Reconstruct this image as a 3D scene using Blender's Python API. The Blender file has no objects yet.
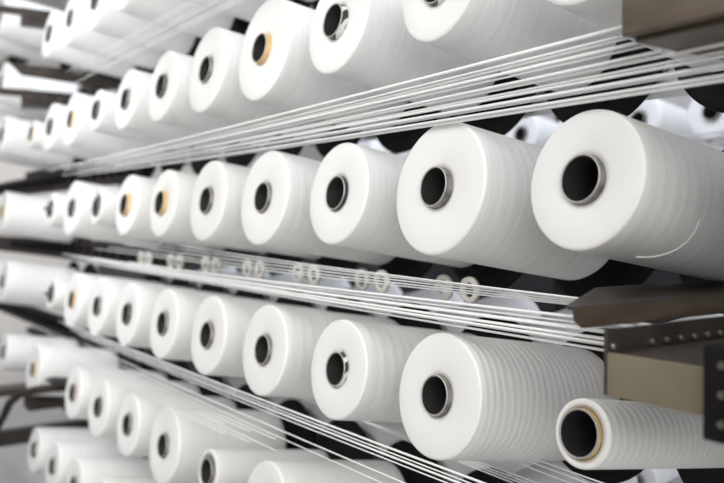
import bpy, bmesh, math, random
from mathutils import Vector, Matrix

R = math.radians
# ------------------------------------------------------------------ camera
FOCAL = 827.0                       # pixels at 724 wide
YAW, PITCH = R(34.9), R(1.21)
CAMZ = 2.0                          # camera height above the floor
cd = bpy.data.cameras.new('camera')
cam = bpy.data.objects.new('camera', cd)
bpy.context.scene.collection.objects.link(cam)
cam.location = (0, 0, CAMZ)
cam.rotation_euler = (R(90) - PITCH, 0, -YAW)
cd.sensor_width = 36
cd.lens = 36 * FOCAL / 724
cd.clip_start = 0.02
cd.dof.use_dof = True
cd.dof.focus_distance = 1.62
cd.dof.aperture_fstop = 2.4
bpy.context.scene.camera = cam
# ------------------------------------------------------------------ light
w = bpy.data.worlds.new('hall_light')
bpy.context.scene.world = w
w.use_nodes = True
w.node_tree.nodes['Background'].inputs[0].default_value = (1.0, 0.985, 0.965, 1)
w.node_tree.nodes['Background'].inputs[1].default_value = 1.3
vs = bpy.context.scene.view_settings
vs.view_transform = 'Standard'; vs.look = 'None'
vs.exposure = -0.22; vs.gamma = 1.0; vs.use_curve_mapping = False

def area(name, loc, target, sx, sy, power, col):
    l = bpy.data.lights.new(name, 'AREA'); l.shape = 'RECTANGLE'
    l.size, l.size_y, l.energy, l.color = sx, sy, power, col
    o = bpy.data.objects.new(name, l); bpy.context.scene.collection.objects.link(o)
    o.location = loc
    o.rotation_euler = (Vector(target) - Vector(loc)).to_track_quat('-Z', 'Y').to_euler()
    return o
# added fills, ceiling lamps over the aisle and daylight of the opposite aisle
area('bobbin_fill', (-0.9, -1.4, 3.1), (1.2, 3.4, 2.0), 2.0, 2.0, 50, (1.0, 0.985, 0.965))  # unseen fill added to brighten the camera side of the bobbin bodies
area('bobbin_fill_far', (-0.9, 1.6, 3.3), (1.3, 6.0, 2.0), 1.6, 1.8, 46, (1.0, 0.99, 0.975))  # second unseen fill, added for the farther bobbin bodies
area('aisle_ceiling_lamps', (-0.7, 2.2, 4.45), (0.4, 2.9, 2.0), 0.9, 7.0, 95, (1.0, 0.985, 0.96))
area('bobbin_fill_left', (-0.6, 3.6, 3.3), (1.3, 8.0, 1.8), 1.8, 2.2, 62, (0.96, 0.98, 1.0))  # unseen fill added to lift the bobbins at the left
area('end_wall_fill', (1.0, 11.5, 4.4), (1.6, 15.5, 2.0), 5.0, 1.0, 260, (1.0, 0.98, 0.96))  # added fill that brightens the far wall behind the left gaps
area('opposite_daylight', (2.72, 4.2, 4.5), (2.72, 4.2, 0), 0.8, 8.0, 170, (0.74, 0.82, 1.0))

COL = bpy.context.scene.collection
# ------------------------------------------------------------------ materials
def mat(name, base, rough=0.6, metal=0.0, spec=0.5):
    m = bpy.data.materials.new(name); m.use_nodes = True
    b = m.node_tree.nodes['Principled BSDF']
    b.inputs['Base Color'].default_value = (*base, 1)
    b.inputs['Roughness'].default_value = rough
    b.inputs['Metallic'].default_value = metal
    b.inputs['Specular IOR Level'].default_value = spec
    return m
def nodes(m):
    return m.node_tree.nodes, m.node_tree.links, m.node_tree.nodes['Principled BSDF']
def mottled(name, c1, c2, scale=8, rough=0.6, metal=0.0, bump=0.0, stretch=(1, 1, 1), detail=4):
    m = mat(name, c1, rough, metal); n, l, b = nodes(m)
    tc = n.new('ShaderNodeTexCoord'); mp = n.new('ShaderNodeMapping')
    mp.inputs['Scale'].default_value = stretch
    nz = n.new('ShaderNodeTexNoise'); nz.inputs['Scale'].default_value = scale
    nz.inputs['Detail'].default_value = detail
    rp = n.new('ShaderNodeValToRGB')
    rp.color_ramp.elements[0].position = 0.35; rp.color_ramp.elements[1].position = 0.65
    rp.color_ramp.elements[0].color = (*c1, 1); rp.color_ramp.elements[1].color = (*c2, 1)
    l.new(tc.outputs['Object'], mp.inputs['Vector']); l.new(mp.outputs[0], nz.inputs['Vector'])
    l.new(nz.outputs['Fac'], rp.inputs[0]); l.new(rp.outputs[0], b.inputs['Base Color'])
    if bump:
        bp = n.new('ShaderNodeBump'); bp.inputs['Strength'].default_value = bump
        bp.inputs['Distance'].default_value = 0.002
        l.new(nz.outputs['Fac'], bp.inputs['Height']); l.new(bp.outputs[0], b.inputs['Normal'])
    return m
def yarn_mat(name, ring, scale, fine=0.25):
    """wound white yarn: fine windings plus broader rings along the spool axis (object Z)"""
    m = mat(name, (0.87, 0.865, 0.85), 0.5, 0, 0.35); n, l, b = nodes(m)
    b.inputs['Sheen Weight'].default_value = 0.15
    tc = n.new('ShaderNodeTexCoord')
    wv = n.new('ShaderNodeTexWave'); wv.bands_direction = 'Z'; wv.wave_profile = 'SIN'
    wv.inputs['Scale'].default_value = scale; wv.inputs['Distortion'].default_value = 3.5
    wv.inputs['Detail'].default_value = 1.5; wv.inputs['Detail Scale'].default_value = 0.6
    mp = n.new('ShaderNodeMapping'); mp.inputs['Rotation'].default_value = (0.10, 0.06, 0)
    l.new(tc.outputs['Object'], mp.inputs['Vector']); l.new(mp.outputs[0], wv.inputs['Vector'])
    nz = n.new('ShaderNodeTexNoise'); nz.inputs['Scale'].default_value = 5; nz.inputs['Detail'].default_value = 6
    mp2 = n.new('ShaderNodeMapping'); mp2.inputs['Scale'].default_value = (0.6, 0.6, 60)
    l.new(tc.outputs['Object'], mp2.inputs['Vector']); l.new(mp2.outputs[0], nz.inputs['Vector'])
    b1 = n.new('ShaderNodeBump'); b1.inputs['Strength'].default_value = ring; b1.inputs['Distance'].default_value = 0.004
    b2 = n.new('ShaderNodeBump'); b2.inputs['Strength'].default_value = fine; b2.inputs['Distance'].default_value = 0.0015
    l.new(wv.outputs['Fac'], b1.inputs['Height']); l.new(nz.outputs['Fac'], b2.inputs['Height'])
    l.new(b1.outputs[0], b2.inputs['Normal']); l.new(b2.outputs[0], b.inputs['Normal'])
    mx = n.new('ShaderNodeValToRGB')
    mx.color_ramp.elements[0].color = (0.85, 0.84, 0.825, 1); mx.color_ramp.elements[1].color = (0.93, 0.93, 0.92, 1)
    mx.color_ramp.elements[0].position = 0.3; mx.color_ramp.elements[1].position = 0.6
    l.new(nz.outputs['Fac'], mx.inputs[0]); l.new(mx.outputs[0], b.inputs['Base Color'])
    return m
def face_mat():
    m = mat('yarn_end', (0.79, 0.79, 0.78), 0.55, 0, 0.4); n, l, b = nodes(m)  # end faces toned below the body colour to offset the strong light on them
    tc = n.new('ShaderNodeTexCoord')
    wv = n.new('ShaderNodeTexWave'); wv.wave_type = 'RINGS'; wv.rings_direction = 'Z'
    wv.inputs['Scale'].default_value = 60; wv.inputs['Distortion'].default_value = 1.0
    bp = n.new('ShaderNodeBump'); bp.inputs['Strength'].default_value = 0.10; bp.inputs['Distance'].default_value = 0.001
    l.new(tc.outputs['Object'], wv.inputs['Vector']); l.new(wv.outputs['Fac'], bp.inputs['Height'])
    l.new(bp.outputs[0], b.inputs['Normal'])
    tg = n.new('ShaderNodeTangent'); tg.direction_type = 'RADIAL'; tg.axis = 'Z'
    b.inputs['Anisotropic'].default_value = 0.7
    l.new(tg.outputs[0], b.inputs['Tangent'])
    return m
M = {
    'smooth': yarn_mat('yarn_smooth', 0.07, 9), 'ridged': yarn_mat('yarn_ridged', 0.18, 17, 0.3),
    'banded': yarn_mat('yarn_banded', 0.13, 10, 0.3), 'face': face_mat(),
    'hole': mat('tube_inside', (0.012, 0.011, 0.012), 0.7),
    'grey': mottled('tube_grey', (0.12, 0.115, 0.11), (0.30, 0.29, 0.27), 30, 0.35, 0.5),
    'black': mottled('tube_black', (0.02, 0.02, 0.022), (0.06, 0.06, 0.06), 20, 0.3),
    'kraft': mottled('tube_kraft', (0.60, 0.41, 0.17), (0.70, 0.50, 0.25), 25, 0.75),
    'brown': mottled('tube_brown', (0.25, 0.17, 0.13), (0.40, 0.30, 0.24), 25, 0.7),
    'lip': mat('tube_lip', (0.42, 0.40, 0.37), 0.35, 0.3),
    'disc': mottled('disc_black', (0.006, 0.005, 0.005), (0.011, 0.009, 0.009), 12, 0.7),
    'spindle': mat('spindle_steel', (0.06, 0.055, 0.055), 0.4, 0.6),
    'rail': mottled('rail_brown', (0.022, 0.018, 0.016), (0.045, 0.036, 0.032), 14, 0.6, 0.0, 0.2),
    'beam': mottled('beam_bronze', (0.080, 0.060, 0.044), (0.12, 0.092, 0.069), 9, 0.45, 0.3, 0.15, (1, 1, 4)),
    'plate': mottled('plate_tan', (0.20, 0.17, 0.115), (0.25, 0.215, 0.15), 7, 0.45, 0.3, 0.1),
    'dark': mottled('bracket_dark', (0.034, 0.027, 0.023), (0.058, 0.046, 0.039), 10, 0.45, 0.2, 0.15),
    'bolt': mat('bolt_steel', (0.35, 0.32, 0.30), 0.3, 0.9),
    'strand': mat('strand_white', (0.88, 0.88, 0.88), 0.45),
    'ceramic': mat('guide_ceramic', (0.80, 0.78, 0.71), 0.3),
        'wall_dim': mottled('wall_left_paint', (0.20, 0.20, 0.20), (0.25, 0.25, 0.25), 1.5, 0.8),
    'panel': mottled('panel_grey', (0.03, 0.03, 0.033), (0.05, 0.05, 0.055), 2, 0.7),
    'floor': mottled('floor_concrete', (0.42, 0.41, 0.40), (0.48, 0.47, 0.46), 2, 0.5),
    'wall': mottled('wall_paint', (0.70, 0.69, 0.68), (0.75, 0.74, 0.73), 1.5, 0.8),
}
def swirl():
    m = mat('tube_swirl', (0.03, 0.03, 0.03), 0.3); n, l, b = nodes(m)
    tc = n.new('ShaderNodeTexCoord'); wv = n.new('ShaderNodeTexWave'); wv.bands_direction = 'DIAGONAL'
    wv.inputs['Scale'].default_value = 14; wv.inputs['Distortion'].default_value = 5
    rp = n.new('ShaderNodeValToRGB'); rp.color_ramp.elements[0].position = 0.75; rp.color_ramp.elements[1].position = 0.82
    rp.color_ramp.elements[0].color = (0.03, 0.03, 0.03, 1); rp.color_ramp.elements[1].color = (0.7, 0.7, 0.68, 1)
    l.new(tc.outputs['Object'], wv.inputs['Vector']); l.new(wv.outputs['Fac'], rp.inputs[0]); l.new(rp.outputs[0], b.inputs['Base Color'])
    return m
M['swirl'] = swirl()
for k_ in ('disc', 'rail'):
    M[k_].node_tree.nodes['Principled BSDF'].inputs['Specular IOR Level'].default_value = 0.15

# ------------------------------------------------------------------ helpers
def link(name, mesh, parent=None, loc=None):
    o = bpy.data.objects.new(name, mesh); COL.objects.link(o)
    if parent: o.parent = parent
    if loc is not None: o.location = loc
    return o
def tag(o, label=None, cat=None, group=None, kind=None):
    if label: o['label'] = label
    if cat: o['category'] = cat
    if group: o['group'] = group
    if kind: o['kind'] = kind
    return o
def empty(name, loc, rot=(0, 0, 0)):
    o = link(name, None); o.location = loc; o.rotation_euler = rot; o.empty_display_size = 0.05
    return o
def lathe(name, prof, mats, seg=64, closed=True, smooth=True, sharp=None):
    """prof: list of (r, z, material index for the segment that starts here); spins about Z"""
    bm = bmesh.new(); rings = []
    for r, z, _ in prof:
        if r < 1e-6: rings.append([bm.verts.new((0, 0, z))])
        else: rings.append([bm.verts.new((r * math.cos(2 * math.pi * i / seg), r * math.sin(2 * math.pi * i / seg), z)) for i in range(seg)])
    N = len(prof)
    for k in range(N if closed else N - 1):
        a, b = rings[k], rings[(k + 1) % N]
        for i in range(seg):
            j = (i + 1) % seg
            if len(a) == 1 and len(b) == 1: continue
            if len(a) == 1: f = bm.faces.new((a[0], b[i], b[j]))
            elif len(b) == 1: f = bm.faces.new((a[i], a[j], b[0]))
            else: f = bm.faces.new((a[i], a[j], b[j], b[i]))
            f.material_index = prof[k][2]; f.smooth = smooth
    bmesh.ops.recalc_face_normals(bm, faces=bm.faces)
    me = bpy.data.meshes.new(name); bm.to_mesh(me); bm.free()
    for m in mats: me.materials.append(m)
    return me
def add_box(bm, lo, hi, bevel=0.0, mi=0, M4=None):
    t = bmesh.new(); bmesh.ops.create_cube(t, size=1)
    for v in t.verts:
        v.co = Vector([(lo[i] + hi[i]) / 2 + v.co[i] * (hi[i] - lo[i]) for i in range(3)])
    if bevel: bmesh.ops.bevel(t, geom=t.edges[:], offset=bevel, segments=2, affect='EDGES', profile=0.6)
    if M4: bmesh.ops.transform(t, matrix=M4, verts=t.verts)
    for f in t.faces: f.material_index = mi
    tmp = bpy.data.meshes.new('tmp'); t.to_mesh(tmp); t.free(); bm.from_mesh(tmp); bpy.data.meshes.remove(tmp)
def tomesh(bm, name, *mats):
    me = bpy.data.meshes.new(name); bm.to_mesh(me); bm.free()
    for m in mats: me.materials.append(m)
    return me
def box(name, lo, hi, m, parent=None, bevel=0.0):
    bm = bmesh.new(); add_box(bm, lo, hi, bevel)
    return link(name, tomesh(bm, name, m), parent)
def prism(name, pts, y0, y1, m, parent=None, bevel=0.003):
    """outline in the XZ plane, extruded along Y"""
    bm = bmesh.new()
    a = [bm.verts.new((x, y0, z)) for x, z in pts]; b = [bm.verts.new((x, y1, z)) for x, z in pts]
    bm.faces.new(a); bm.faces.new(b[::-1])
    for i in range(len(pts)):
        j = (i + 1) % len(pts); bm.faces.new((a[i], b[i], b[j], a[j]))
    bmesh.ops.recalc_face_normals(bm, faces=bm.faces)
    if bevel: bmesh.ops.bevel(bm, geom=bm.edges[:], offset=bevel, segments=2, affect='EDGES')
    return link(name, tomesh(bm, name, m), parent)
def strand_mesh(pts, r, seg=8):
    """a thin smooth tube through the points"""
    bm = bmesh.new(); P = [Vector(p) for p in pts]; rings = []
    for k, p in enumerate(P):
        t = (P[min(k + 1, len(P) - 1)] - P[max(k - 1, 0)]).normalized()
        u = t.cross(Vector((0, 0, 1))); u = u.normalized() if u.length > 1e-4 else Vector((1, 0, 0)); v = t.cross(u)
        rings.append([bm.verts.new(p + r * (math.cos(2 * math.pi * i / seg) * u + math.sin(2 * math.pi * i / seg) * v)) for i in range(seg)])
    for a, b in zip(rings, rings[1:]):
        for i in range(seg):
            f = bm.faces.new((a[i], a[(i + 1) % seg], b[(i + 1) % seg], b[i])); f.smooth = True
    bm.faces.new(rings[0][::-1]); bm.faces.new(rings[-1])
    bmesh.ops.recalc_face_normals(bm, faces=bm.faces)
    return bm

# ------------------------------------------------------------------ the hall
def struct(name, lo, hi, m):
    o = box(name, lo, hi, m); o['kind'] = 'structure'; return o
struct('floor', (-6, -3, -0.1), (7, 16, 0), M['floor'])
struct('ceiling', (-1.5, -3, 4.6), (7, 16, 4.7), M['wall'])
struct('wall_left_shade', (-3.4, -3, 0), (-3.2, 16, 4.6), M['wall_dim'])  # unseen wall added to cut the world light reaching the bobbin faces
struct('wall_right', (6.0, -3, 0), (6.2, 16, 4.6), M['wall'])
struct('dark_backdrop_1', (4.0, 0.4, 0), (4.04, 13, 2.25), M['panel'])  # dark sheet added behind the next creel so the gaps stay in shade
struct('wall_far', (-6, 15.8, 0), (6.0, 16, 4.6), M['wall'])

# ------------------------------------------------------------------ creel geometry
TILT = R(9.2)
AX = Vector((-math.cos(TILT), 0, math.sin(TILT)))      # from the disc out to the aisle
ROT = (0, -(math.pi / 2 - TILT), 0)
FX = 1.10                                               # X of the bobbin faces
PITCHY, Y0 = 0.378, 0.928
ROWH = {-1: 1.40, 0: 0.958, 1: 0.489, 2: 0.075, 3: -0.354, 4: -0.792, 5: -1.232}
L = 0.43
def face_pos(row, n, X=FX, dh=0.0):
    return Vector((X, Y0 + PITCHY * n, CAMZ + ROWH[row] + dh))

TUBE_R, WALL = 0.0425, 0.004
_cache = {}
def yarn_mesh(Rr, style, length):
    key = ('y', round(Rr, 4), style, length)
    if key not in _cache:
        e = 0.007 if Rr > 0.08 else 0.004
        p = [(TUBE_R + 0.0005, 0.0, 0), (Rr - e, 0.0, 0), (Rr - e * 0.3, e * 0.3, 0), (Rr, e, 0)]
        K = 14
        for k in range(1, K):
            t = k / K; z = e + (length - 2 * e) * t
            p.append((Rr * (1 + 0.006 * math.sin(math.pi * t)), z, 0))
        p += [(Rr, length - e, 0), (Rr - e * 0.13, length - e * 0.5, 0), (Rr - e * 0.5, length - e * 0.13, 1), (Rr - e, length, 1),
              (Rr * 0.72, length + 0.001, 1), (TUBE_R + 0.012, length - 0.001, 1), (TUBE_R + 0.0005, length - 0.004, 0)]
        _cache[key] = lathe('yarn_package', p, [M[style], M['face']], 72)
    return _cache[key]
def tube_mesh(kind, length, stick):
    key = ('t', kind, length, stick)
    if key not in _cache:
        r, q = TUBE_R, TUBE_R - WALL
        top = length + stick
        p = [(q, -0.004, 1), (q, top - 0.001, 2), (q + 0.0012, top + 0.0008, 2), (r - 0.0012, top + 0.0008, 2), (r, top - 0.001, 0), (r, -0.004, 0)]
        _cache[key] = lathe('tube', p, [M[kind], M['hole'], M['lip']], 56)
    return _cache[key]

bpy_ord = ['nearest', 'second', 'third', 'fourth', 'fifth', 'sixth', 'seventh', 'eighth', 'ninth', 'tenth', 'eleventh', 'twelfth', 'thirteenth', 'fourteenth']
def bobbin(pos, Rr, tube, style, label, group, length=L, stick=0.012, yarn='smooth', face_tilt=ROT, ax=AX):
    root = empty('bobbin', pos - ax * length, face_tilt)
    tag(root, label, 'yarn bobbin', group)
    link('yarn_package', yarn_mesh(Rr, style, length), root)
    t = link('tube', tube_mesh(tube, length, stick), root)
    if tube in ('kraft', 'brown', 'swirl'):
        t['label'] = {'kraft': 'pale yellow cardboard tube', 'brown': 'brown cardboard tube', 'swirl': 'black tube with white streaks'}[tube]
    return root
DISC_S = 0.527                                          # distance from bobbin face to disc along the spindle
disc_me = lathe('disc', [(0, -0.004, 0), (0.160, -0.004, 0), (0.180, -0.001, 0), (0.1855, 0.004, 0), (0.184, 0.010, 0), (0.165, 0.009, 0), (0.060, 0.010, 0), (0.034, 0.022, 0), (0, 0.022, 0)], [M['disc']], 64, closed=False)
spin_me = lathe('spindle', [(0, 0.01, 0), (0.034, 0.01, 0), (0.034, 0.10, 0), (0.014, 0.105, 0), (0.014, 0.40, 0), (0.010, 0.43, 0), (0, 0.435, 0)], [M['spindle']], 20, closed=False)
spin_long = lathe('spindle', [(0, 0.01, 0), (0.034, 0.01, 0), (0.034, 0.10, 0), (0.016, 0.105, 0), (0.018, 0.525, 0), (0.014, 0.535, 0), (0.004, 0.56, 0), (0, 0.562, 0)], [M['spindle']], 20, closed=False)
def holder(pos, label, group, long=False, s=DISC_S):
    root = empty('spindle_holder', pos - AX * s, ROT)
    tag(root, label, 'spindle holder', group)
    link('backing_disc', disc_me, root); link('spindle', spin_long if long else spin_me, root)
    return root

ROWNAME = {-1: 'row cut off at the top left', 0: 'top row', 1: 'row above the middle', 2: 'middle row',
           3: 'row below the middle', 4: 'second row below the middle', 5: 'bottom row'}
OPP = {1: range(0, 10), 2: range(0, 10), 3: range(0, 10), 4: range(0, 8), 5: range(0, 6)}
NEXT = {1: range(0, 8), 2: range(0, 8), 5: range(0, 6)}
# row -> list of (column, radius, tube, yarn style)
T = {
    -1: [(9, .125, 'grey', 'smooth'), (12, .13, 'grey', 'smooth'), (13, .13, 'grey', 'smooth')],
    0: [(3, .125, 'grey', 'smooth'), (4, .125, 'grey', 'smooth'), (5, .125, 'grey', 'smooth'), (6, .125, 'grey', 'smooth'),
        (7, .125, 'black', 'smooth'), (8, .125, 'grey', 'smooth'), (9, .120, 'black', 'smooth'), (12, .125, 'grey', 'smooth'), (13, .125, 'grey', 'smooth')],
    1: [(0, .125, 'grey', 'banded'), (1, .118, 'swirl', 'banded'), (2, .128, 'swirl', 'smooth'), (3, .147, 'kraft', 'smooth'),
        (4, .138, 'grey', 'smooth'), (5, .125, 'black', 'smooth'), (6, .118, 'grey', 'smooth'), (7, .09, 'black', 'smooth'),
        (8, .125, 'kraft', 'smooth'), (9, .120, 'black', 'smooth'), (10, .075, 'kraft', 'smooth'), (12, .12, 'black', 'smooth'), (13, .12, 'grey', 'smooth')],
    2: [(0, .121, 'grey', 'banded'), (1, .140, 'grey', 'banded'), (2, .126, 'black', 'smooth'), (3, .135, 'grey', 'banded'),
        (4, .130, 'grey', 'smooth'), (5, .118, 'kraft', 'smooth'), (6, .118, 'kraft', 'smooth'), (7, .075, 'black', 'smooth'),
        (8, .127, 'black', 'smooth'), (9, .085, 'black', 'smooth'), (12, .127, 'kraft', 'smooth'), (13, .12, 'grey', 'smooth')],
    3: [(0, .059, 'kraft', 'ridged'), (1, .130, 'grey', 'ridged'), (2, .122, 'swirl', 'banded'), (3, .128, 'grey', 'banded'),
        (4, .126, 'grey', 'smooth'), (5, .122, 'grey', 'smooth'), (6, .122, 'black', 'smooth'), (7, .122, 'grey', 'smooth'),
        (8, .125, 'kraft', 'smooth'), (9, .075, 'black', 'smooth'), (12, .13, 'grey', 'smooth'), (13, .12, 'grey', 'smooth')],
    4: [(3, .120, 'grey', 'smooth'), (4, .070, 'grey', 'smooth'), (5, .132, 'grey', 'smooth'), (6, .120, 'grey', 'smooth'),
        (7, .126, 'black', 'smooth'), (8, .118, 'brown', 'smooth'), (10, .135, 'kraft', 'smooth'), (12, .11, 'grey', 'smooth')],
    5: [(7, .122, 'grey', 'smooth'), (8, .122, 'grey', 'smooth'), (9, .120, 'grey', 'smooth'), (10, .118, 'grey', 'smooth')],
}
TN = {'grey': 'grey tube', 'black': 'black tube', 'kraft': 'pale yellow tube', 'swirl': 'white-streaked black tube', 'brown': 'brown tube'}
for row, items in T.items():
    for k, (n, Rr, tube, style) in enumerate(items):
        if n > 4 and Rr > .1: Rr += .003
        size = 'slim' if Rr < 0.095 else ('very full' if Rr >= 0.135 else 'full')
        hidden_tube = (row, n) in [(1, 0), (0, 3), (0, 4), (0, 5), (0, 6), (-1, 9), (-1, 10), (-1, 11), (-1, 12), (4, 3)]
        where = '%s from right, %s' % (['first'] [0] if k == 0 else bpy_ord[k], ROWNAME[row])
        lab = '%s white bobbin%s, %s' % (size, '' if hidden_tube else ', ' + TN[tube], where)
        p = face_pos(row, n, FX, {(-1, 12): -.12, (-1, 13): -.12, (0, 12): -.085, (0, 13): -.085, (1, 12): .06, (1, 13): .06}.get((row, n), 0))
        slim0 = (row, n) == (3, 0)
        bo = bobbin(p, Rr, tube, style, lab, 'white yarn bobbins on the creel', L, 0.009 if slim0 else (0.012 if tube == 'kraft' and n < 7 else 0.013 if (row, n) in [(2, 1), (1, 2)] else 0.009 if n < 2 else 0.006))
        if (row, n) == (2, 0):       # a loose yarn end lying round the near side of the body
            pts = [((Rr + .0012) * math.cos(R(f)), (Rr + .0012) * math.sin(R(f)), L - zz) for f, zz in
                   [(250, .166), (240, .170), (231, .170), (222, .166), (214, .157), (207, .143), (202, .126), (199, .108)]]
            pts = [Vector((x, y, z)) for x, y, z in pts]
            link('loose_yarn_end', tomesh(strand_mesh(pts, .0018), 'loose_yarn_end', M['strand']), bo)
        if row >= 0 or n > 8:
            longp = (row, n) in [(2, 9), (3, 9)]
            holder(p, 'black disc behind bobbin %s' % where, 'black discs behind the bobbins', longp)
holder(face_pos(4, 9), 'empty spindle with black disc, left of the brown-tube bobbin', 'black discs behind the bobbins', True)
# discs whose bobbins are out of view but which show in the lower gaps
for n in (2, 1):
    holder(face_pos(4, n), 'black disc showing below the %s bobbin of the row below the middle' % {2: 'white-streaked', 1: 'largest'}[n], 'black discs behind the bobbins')

# neighbours just beyond the right edge of the picture (they shade the nearest bodies)
for row in (0, 1, 2, 3, 4):
    for n, nm in ((-1, 'first'), (-2, 'second')):
        p = face_pos(row, n)
        bobbin(p, .06 if (row, n) == (3, -1) else .105, 'grey', 'banded', 'white bobbin, %s beyond the right edge, %s' % (nm, ROWNAME[row]), 'white yarn bobbins on the creel')
        holder(p, 'black disc behind bobbin %s beyond right edge, %s' % (nm, ROWNAME[row]), 'black discs behind the bobbins')
# ---- the opposite side of the creel (mirrored) and the next creel across the far aisle
AXM = Vector((math.cos(TILT), 0, math.sin(TILT))); ROTM = (0, math.pi / 2 - TILT, 0)
GAP = {1: 'above the middle row', 2: 'above the middle row', 3: 'below the middle row', 4: 'in the fourth gap down', 5: 'near the bottom edge'}
for row, ns in OPP.items():
    for n in ns:
        bobbin(Vector((2.115, Y0 + PITCHY * n, CAMZ + ROWH[row])), 0.122, 'black', 'smooth',
               'bluish white bobbin facing away behind black discs, seen %s' % GAP[row],
               'bobbins facing away, %s' % GAP[row], 0.40, 0.01, face_tilt=ROTM, ax=AXM)
for row, ns in NEXT.items():
    for n in ns:
        bobbin(Vector((3.3, 2.08 + PITCHY * n, CAMZ + ROWH[row])), 0.122, 'black', 'smooth',
               'small distant white bobbin with dark hole, seen %s' % GAP[row],
               'distant bobbins, %s' % GAP[row], 0.40, 0.01)

# ------------------------------------------------------------------ rails behind the discs, posts
for row in range(0, 6):
    z = CAMZ + ROWH[row] - 0.0855
    o = box('creel_rail', (1.632, -0.1, z - 0.022), (1.70, 7.2, z + 0.022), M['rail'], bevel=0.003)
    tag(o, 'dark steel rail behind the black discs of the %s' % ROWNAME[row], 'rail', 'rails behind the discs')
for row in NEXT:
    z = CAMZ + ROWH[row] - 0.066
    o = box('creel_rail', (3.706, 1.7, z - 0.03), (3.75, 5.6, z + 0.03), M['rail'], bevel=0.003)
    tag(o, 'dark rail carrying the distant bobbins %s' % GAP[row], 'rail', 'rails of the distant bobbins %s' % GAP[row])
for x, y, nm in ((3.752, 3.3, 'behind the distant bobbins'),):
    o = box('creel_post', (x, y, 0), (x + 0.06, y + 0.08, 4.2), M['rail'], bevel=0.004)
    tag(o, 'dark upright steel post ' + nm, 'post')
# ------------------------------------------------------------------ strands
rnd = random.Random(4)
def H(slope, X): return CAMZ + slope * 1.218 * X
def strands(specs, label, group, r=0.0024):
    for (X0, y0, h0, X1, y1, h1, rr) in specs:
        pts = []
        for k in range(9):
            t = k / 8; sag = -0.006 * math.sin(math.pi * t)
            pts.append((X0 + (X1 - X0) * t, y0 + (y1 - y0) * t, CAMZ + h0 + (h1 - h0) * t + sag))
        o = link('yarn_strand', tomesh(strand_mesh(pts, rr), 'yarn_strand', M['strand']))
        tag(o, label, 'yarn strand', group)
# upper fan: far end (left) to near end (right)
A = []
hs = [.293 - .0076 * q for q in range(13)]
for k, h in enumerate(hs):
    fan = (h - .245)
    y1 = 0.745 if h > .25 else 0.45
    A.append((1.09 + .005 * k, 4.3 - 0.10 * (k * 5 % 13), .247 + fan * .45, 1.03 + .005 * k, y1, h + (.002, -.002, .0025, 0)[k % 4], (0.0033, 0.0021, 0.0028)[k % 3]))
    
strands(A, 'white yarn strand of the fan stretched between middle row and row above', 'strands above the middle row')
B = []
for k in range(12):
    h = -.160 - .0042 * k
    B.append((1.10 + .006 * (k % 3), 4.1 - .09 * (k * 5 % 12), -.146 - .0022 * k, 1.09 + .006 * (k % 3), 0.765, h + (.004, -.002, .001, -.003, .003)[k % 5], (0.0029, 0.0019, 0.0024)[k * 7 % 3]))
strands(B, 'white yarn strand of the dense band running just above row below the middle', 'dense band below the middle row')
B = []
for k, (h0, h1) in enumerate([(-.070, -.131), (-.076, -.133), (-.086, -.137), (-.100, -.141), (-.112, -.145)]):
    B.append((1.16, 3.0 + .2 * k, h0, 1.12 + .008 * k, 0.812, h1, 0.0017))
strands(B, 'single thin white yarn strand passing right under the middle row', 'thin strands under the middle row')
C = []
for k, (h0, h1) in enumerate([(-.468, -.492), (-.473, -.500), (-.480, -.505), (-.488, -.512), (-.515, -.548), (-.530, -.568)]):
    C.append((1.08, 4.1 - .1 * k, h0 - .004 * k, 1.08, 0.6, h1 - .002 * k, (0.0026, 0.0016, 0.0024, 0.0015, 0.0018, 0.0014)[k]))
strands(C, 'white yarn strand sloping down right under the row below the middle', 'strands below the row under the middle')
C = []
for k, (y0, h) in enumerate([(2.6, -.548), (2.3, -.556), (1.9, -.566), (1.75, -.575), (1.5, -.508), (1.45, -.52), (1.4, -.535)]):
    C.append((1.35, y0, h, 1.34, 0.5, h - .02, 0.0017))
strands(C, 'thin white yarn strand emerging under the largest bobbin of row below middle', 'strands at the bottom edge')
D = []
for k in range(6):
    D.append((1.07, 4.3, -.55 - .010 * k, 1.05, 1.9 + .15 * (k % 3), -.565 - .010 * k, 0.0012))
strands(D, 'thin white yarn strand crossing in front of second row below the middle', 'strands over the second row below')
F = []
for k in range(9):
    F.append((1.06 + .004 * (k % 3), 4.0 - .1 * (k * 4 % 9), .625 + .010 * k, 1.05 + .004 * (k % 3), 1.2, .63 + .012 * k, 0.0012))
strands(F, 'thin white yarn strand rising to top edge between the two uppermost rows', 'strands in the upper left')
G = []
for k in range(3):
    G.append((2.25, 6.0, .20 + .012 * k, 2.2, 0.8, .24 + .016 * k, 0.0022))
strands(G, 'thin strand crossing in front of the distant bobbins at the upper right', 'strands of the opposite side')

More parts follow.
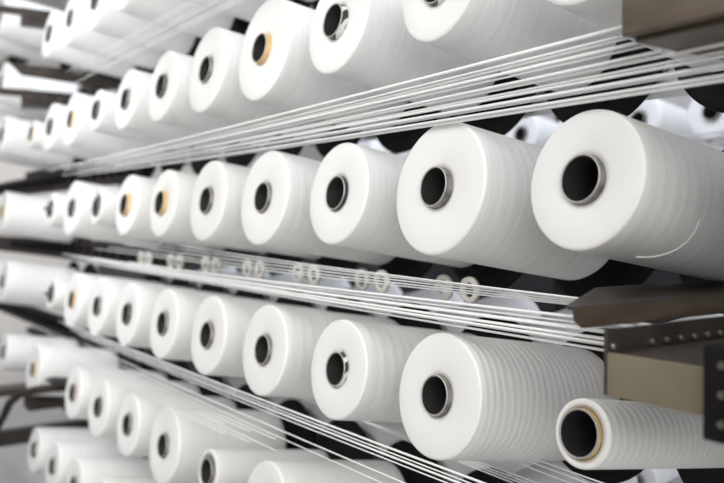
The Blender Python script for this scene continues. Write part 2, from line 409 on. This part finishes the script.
# ------------------------------------------------------------------ porcelain guides between middle row and row below
def ring_mesh(r, t):
    return lathe('guide_ring', [(r - t, -0.006, 0), (r, -0.006, 0), (r + .001, 0, 0), (r, 0.006, 0), (r - t, 0.006, 0), (r - t - .002, 0, 0)], [M['ceramic']], 32)
ring_me = ring_mesh(0.033, 0.0125)
for k in range(7):
    y = 1.62 + PITCHY * k
    root = empty('yarn_guide', (1.43, y, CAMZ - 0.168))
    tag(root, 'cream porcelain double yarn guide in the gap under the middle row', 'yarn guide', 'porcelain guides under the middle row')
    for dy in (-0.05, 0.05):
        o = link('guide_ring', ring_me, root, (0, dy, 0)); o.rotation_euler = (0, R(90), 0)
    bm = bmesh.new(); add_box(bm, (0.0, -0.03, -0.008), (0.012, 0.03, 0.008), 0.002); add_box(bm, (0.004, -0.008, -0.01), (0.10, 0.008, 0.0), 0.002)
    link('mount', tomesh(bm, 'mount', M['rail']), root)

# ------------------------------------------------------------------ beams and brackets at the near end
def P(name, parent, m, *boxes, bevel=0.003):
    bm = bmesh.new()
    for lo, hi in boxes: add_box(bm, lo, hi, bevel)
    return link(name, tomesh(bm, name, m), parent)
t = empty('cross_beam', (0.95, 0.45, CAMZ + .258)); tag(t, 'thick brown metal beam filling the upper right corner', 'beam')
P('beam_body', t, M['beam'], ((0, -0.25, 0), (0.33, 0.287, 0.09)), bevel=0.004)
P('flange', t, M['beam'], ((0.02, -0.25, -0.007), (0.33, 0.280, -0.0002)))
t2 = empty('cross_beam', (0.95, 0.605, CAMZ - .243)); tag(t2, 'tan and dark brown bolted metal bracket at the right edge', 'bracket')
P('side_plate', t2, M['plate'], ((0, 0, 0), (0.006, 0.152, 0.0615)), bevel=0.0015)
P('top_flange', t2, M['dark'], ((0.0062, 0, 0.055), (0.68, 0.152, 0.0612)), bevel=0.0015)
P('back_web', t2, M['dark'], ((0.0, 0.1522, -.0), (0.68, 0.158, 0.094)), bevel=0.0015)
for bx in (.012, .10, .135, .17, .205, .24, .275):
    bm = bmesh.new(); bmesh.ops.create_cone(bm, cap_ends=True, segments=6, radius1=0.0065, radius2=0.0055, depth=0.006)
    bmesh.ops.bevel(bm, geom=bm.edges[:], offset=0.0008, segments=1, affect='EDGES')
    o = link('bolt', tomesh(bm, 'bolt', M['bolt']), t2, (bx, 0.149, 0.069)); o.rotation_euler = (R(90), 0, 0)
t3 = empty('angle_channel', (0.93, 0.80, CAMZ - .152)); tag(t3, 'dark brown angle channel with cut corner above the bolted bracket', 'channel')
prism_pts = [(0, 0.004), (0.64, 0.004), (0.64, 0.23), (0.326, 0.229), (0.02, 0.03), (0, 0.012)]
bm = bmesh.new()
lo_ = [bm.verts.new((x, y, 0.0275)) for x, y in prism_pts]; hi_ = [bm.verts.new((x, y, 0.032)) for x, y in prism_pts]
bm.faces.new(lo_); bm.faces.new(hi_[::-1])
for i in range(len(prism_pts)):
    j = (i + 1) % len(prism_pts); bm.faces.new((lo_[i], hi_[i], hi_[j], lo_[j]))
bmesh.ops.recalc_face_normals(bm, faces=bm.faces)
link('flange', tomesh(bm, 'flange', M['dark']), t3)
pw = [(0, 0.030), (0.003, 0.012), (0.02, 0.0), (0.64, 0.0), (0.64, 0.0315), (0.0, 0.0315)]
o = prism('web', pw, 0, 0.004, M['beam'], t3, 0.001)
t4 = empty('end_block', (0.93, 0.393, CAMZ - .268)); tag(t4, 'black bolted metal block cut off by the right edge', 'block')
P('block_body', t4, M['disc'], ((0.0, 0, 0), (0.4, 0.203, 0.12)), bevel=0.004)
for k in range(3):
    bm = bmesh.new(); bmesh.ops.create_cone(bm, cap_ends=True, segments=6, radius1=0.0055, radius2=0.005, depth=0.006)
    o = link('bolt', tomesh(bm, 'bolt', M['bolt']), t4, (-0.003, 0.175, 0.025 + 0.036 * k)); o.rotation_euler = (0, R(-90), 0)
# ------------------------------------------------------------------ brackets at the far end of the first section
for nm, h in [('at the upper left corner', 1.11), ('above the left end of the row above the middle', .65), ('at the left under the pale yellow tube', -1.04)]:
    t = empty('end_bracket', (1.1, 4.80, CAMZ + h)); tag(t, 'dark blurred metal bracket ' + nm, 'bracket')
    P('bracket_body', t, M['dark'], ((0, 0, 0), (0.44, 0.012, 0.05)), ((0, 0.0122, 0), (0.44, 0.14, 0.012)), ((0, 0.128, 0.0122), (0.44, 0.14, 0.11)), bevel=0.003)
    P('top_channel', t, M['dark'], ((-0.15, 0.1402, 0.10), (0.44, 0.30, 0.11)), ((-0.15, 0.1402, 0.07), (0.44, 0.152, 0.0998)), bevel=0.003)
    for k in range(4):
        bm = bmesh.new(); bmesh.ops.create_cone(bm, cap_ends=True, segments=6, radius1=0.012, radius2=0.011, depth=0.01)
        o = link('bolt', tomesh(bm, 'bolt', M['bolt']), t, (0.05 + 0.08 * k, 0.124, 0.065)); o.rotation_euler = (R(90), 0, 0)
# ------------------------------------------------------------------ long guide rails between the rows, far section
tbm = bmesh.new(); add_box(tbm, (-0.022, -0.03, -0.03), (0.0, 0.03, 0.03), 0.006); tooth_me = tomesh(tbm, 'tooth', M['disc'])
for nm, h, y0 in [('between top row and the cropped row over it', 1.34, 5.12), ('between top row and row above the middle', .80, 5.12), ('between middle row and row above', .30, 4.3),
                  ('between middle row and row below', -.165, 3.8), ('between the two rows under the middle', -.70, 4.3)]:
    t = empty('guide_rail', (1.55, y0, CAMZ + h)); tag(t, 'dark toothed guide rail at the left, %s' % nm, 'rail')
    P('rail_bar', t, M['rail'], ((0, 0, -0.07), (0.03, 5.0, 0.06)), bevel=0.003)
    for k in range(22):
        link('tooth', tooth_me, t, (0, 0.12 + 0.16 * k, 0.0))

t = box('cross_bar', (0.85, 5.25, CAMZ - 1.33), (1.62, 5.33, CAMZ - 1.24), M['dark'], bevel=0.004)
tag(t, 'dark horizontal metal bar at the lower left edge beside bottom row', 'bar')
hp = [(1.0, 5.225, -1.30), (1.0, 5.17, -1.20), (1.0, 5.0, -1.10), (1.0, 4.80, -.975), (1.02, 4.66, -.91), (1.06, 4.54, -.875), (1.14, 4.5, -.865), (1.4, 4.5, -.87)]
o = link('pipe', tomesh(strand_mesh([(x, y, CAMZ + h) for x, y, h in hp], 0.022, 14), 'pipe', M['rail']))
tag(o, 'dark bent pipe at the left edge above the bottom row', 'pipe')

t = empty('cross_channel', (0.95, 4.47, CAMZ + .78)); tag(t, 'dark pointed steel channel at left between top row and row below', 'channel')
bm = bmesh.new()
pts = [(0, 0.0), (0.55, 0.0), (0.55, 0.22), (0.22, 0.22), (0.0, 0.03)]
a_ = [bm.verts.new((x, y, 0.03)) for x, y in pts]; b_ = [bm.verts.new((x, y, 0.036)) for x, y in pts]
bm.faces.new(a_); bm.faces.new(b_[::-1])
for i in range(len(pts)):
    j = (i + 1) % len(pts); bm.faces.new((a_[i], b_[i], b_[j], a_[j]))
bmesh.ops.recalc_face_normals(bm, faces=bm.faces)
link('flange', tomesh(bm, 'flange', M['dark']), t)
prism('web', [(0.0, 0.0298), (0.05, -.02), (0.55, -.05), (0.55, 0.0298)], 0, 0.006, M['dark'], t, 0.001)
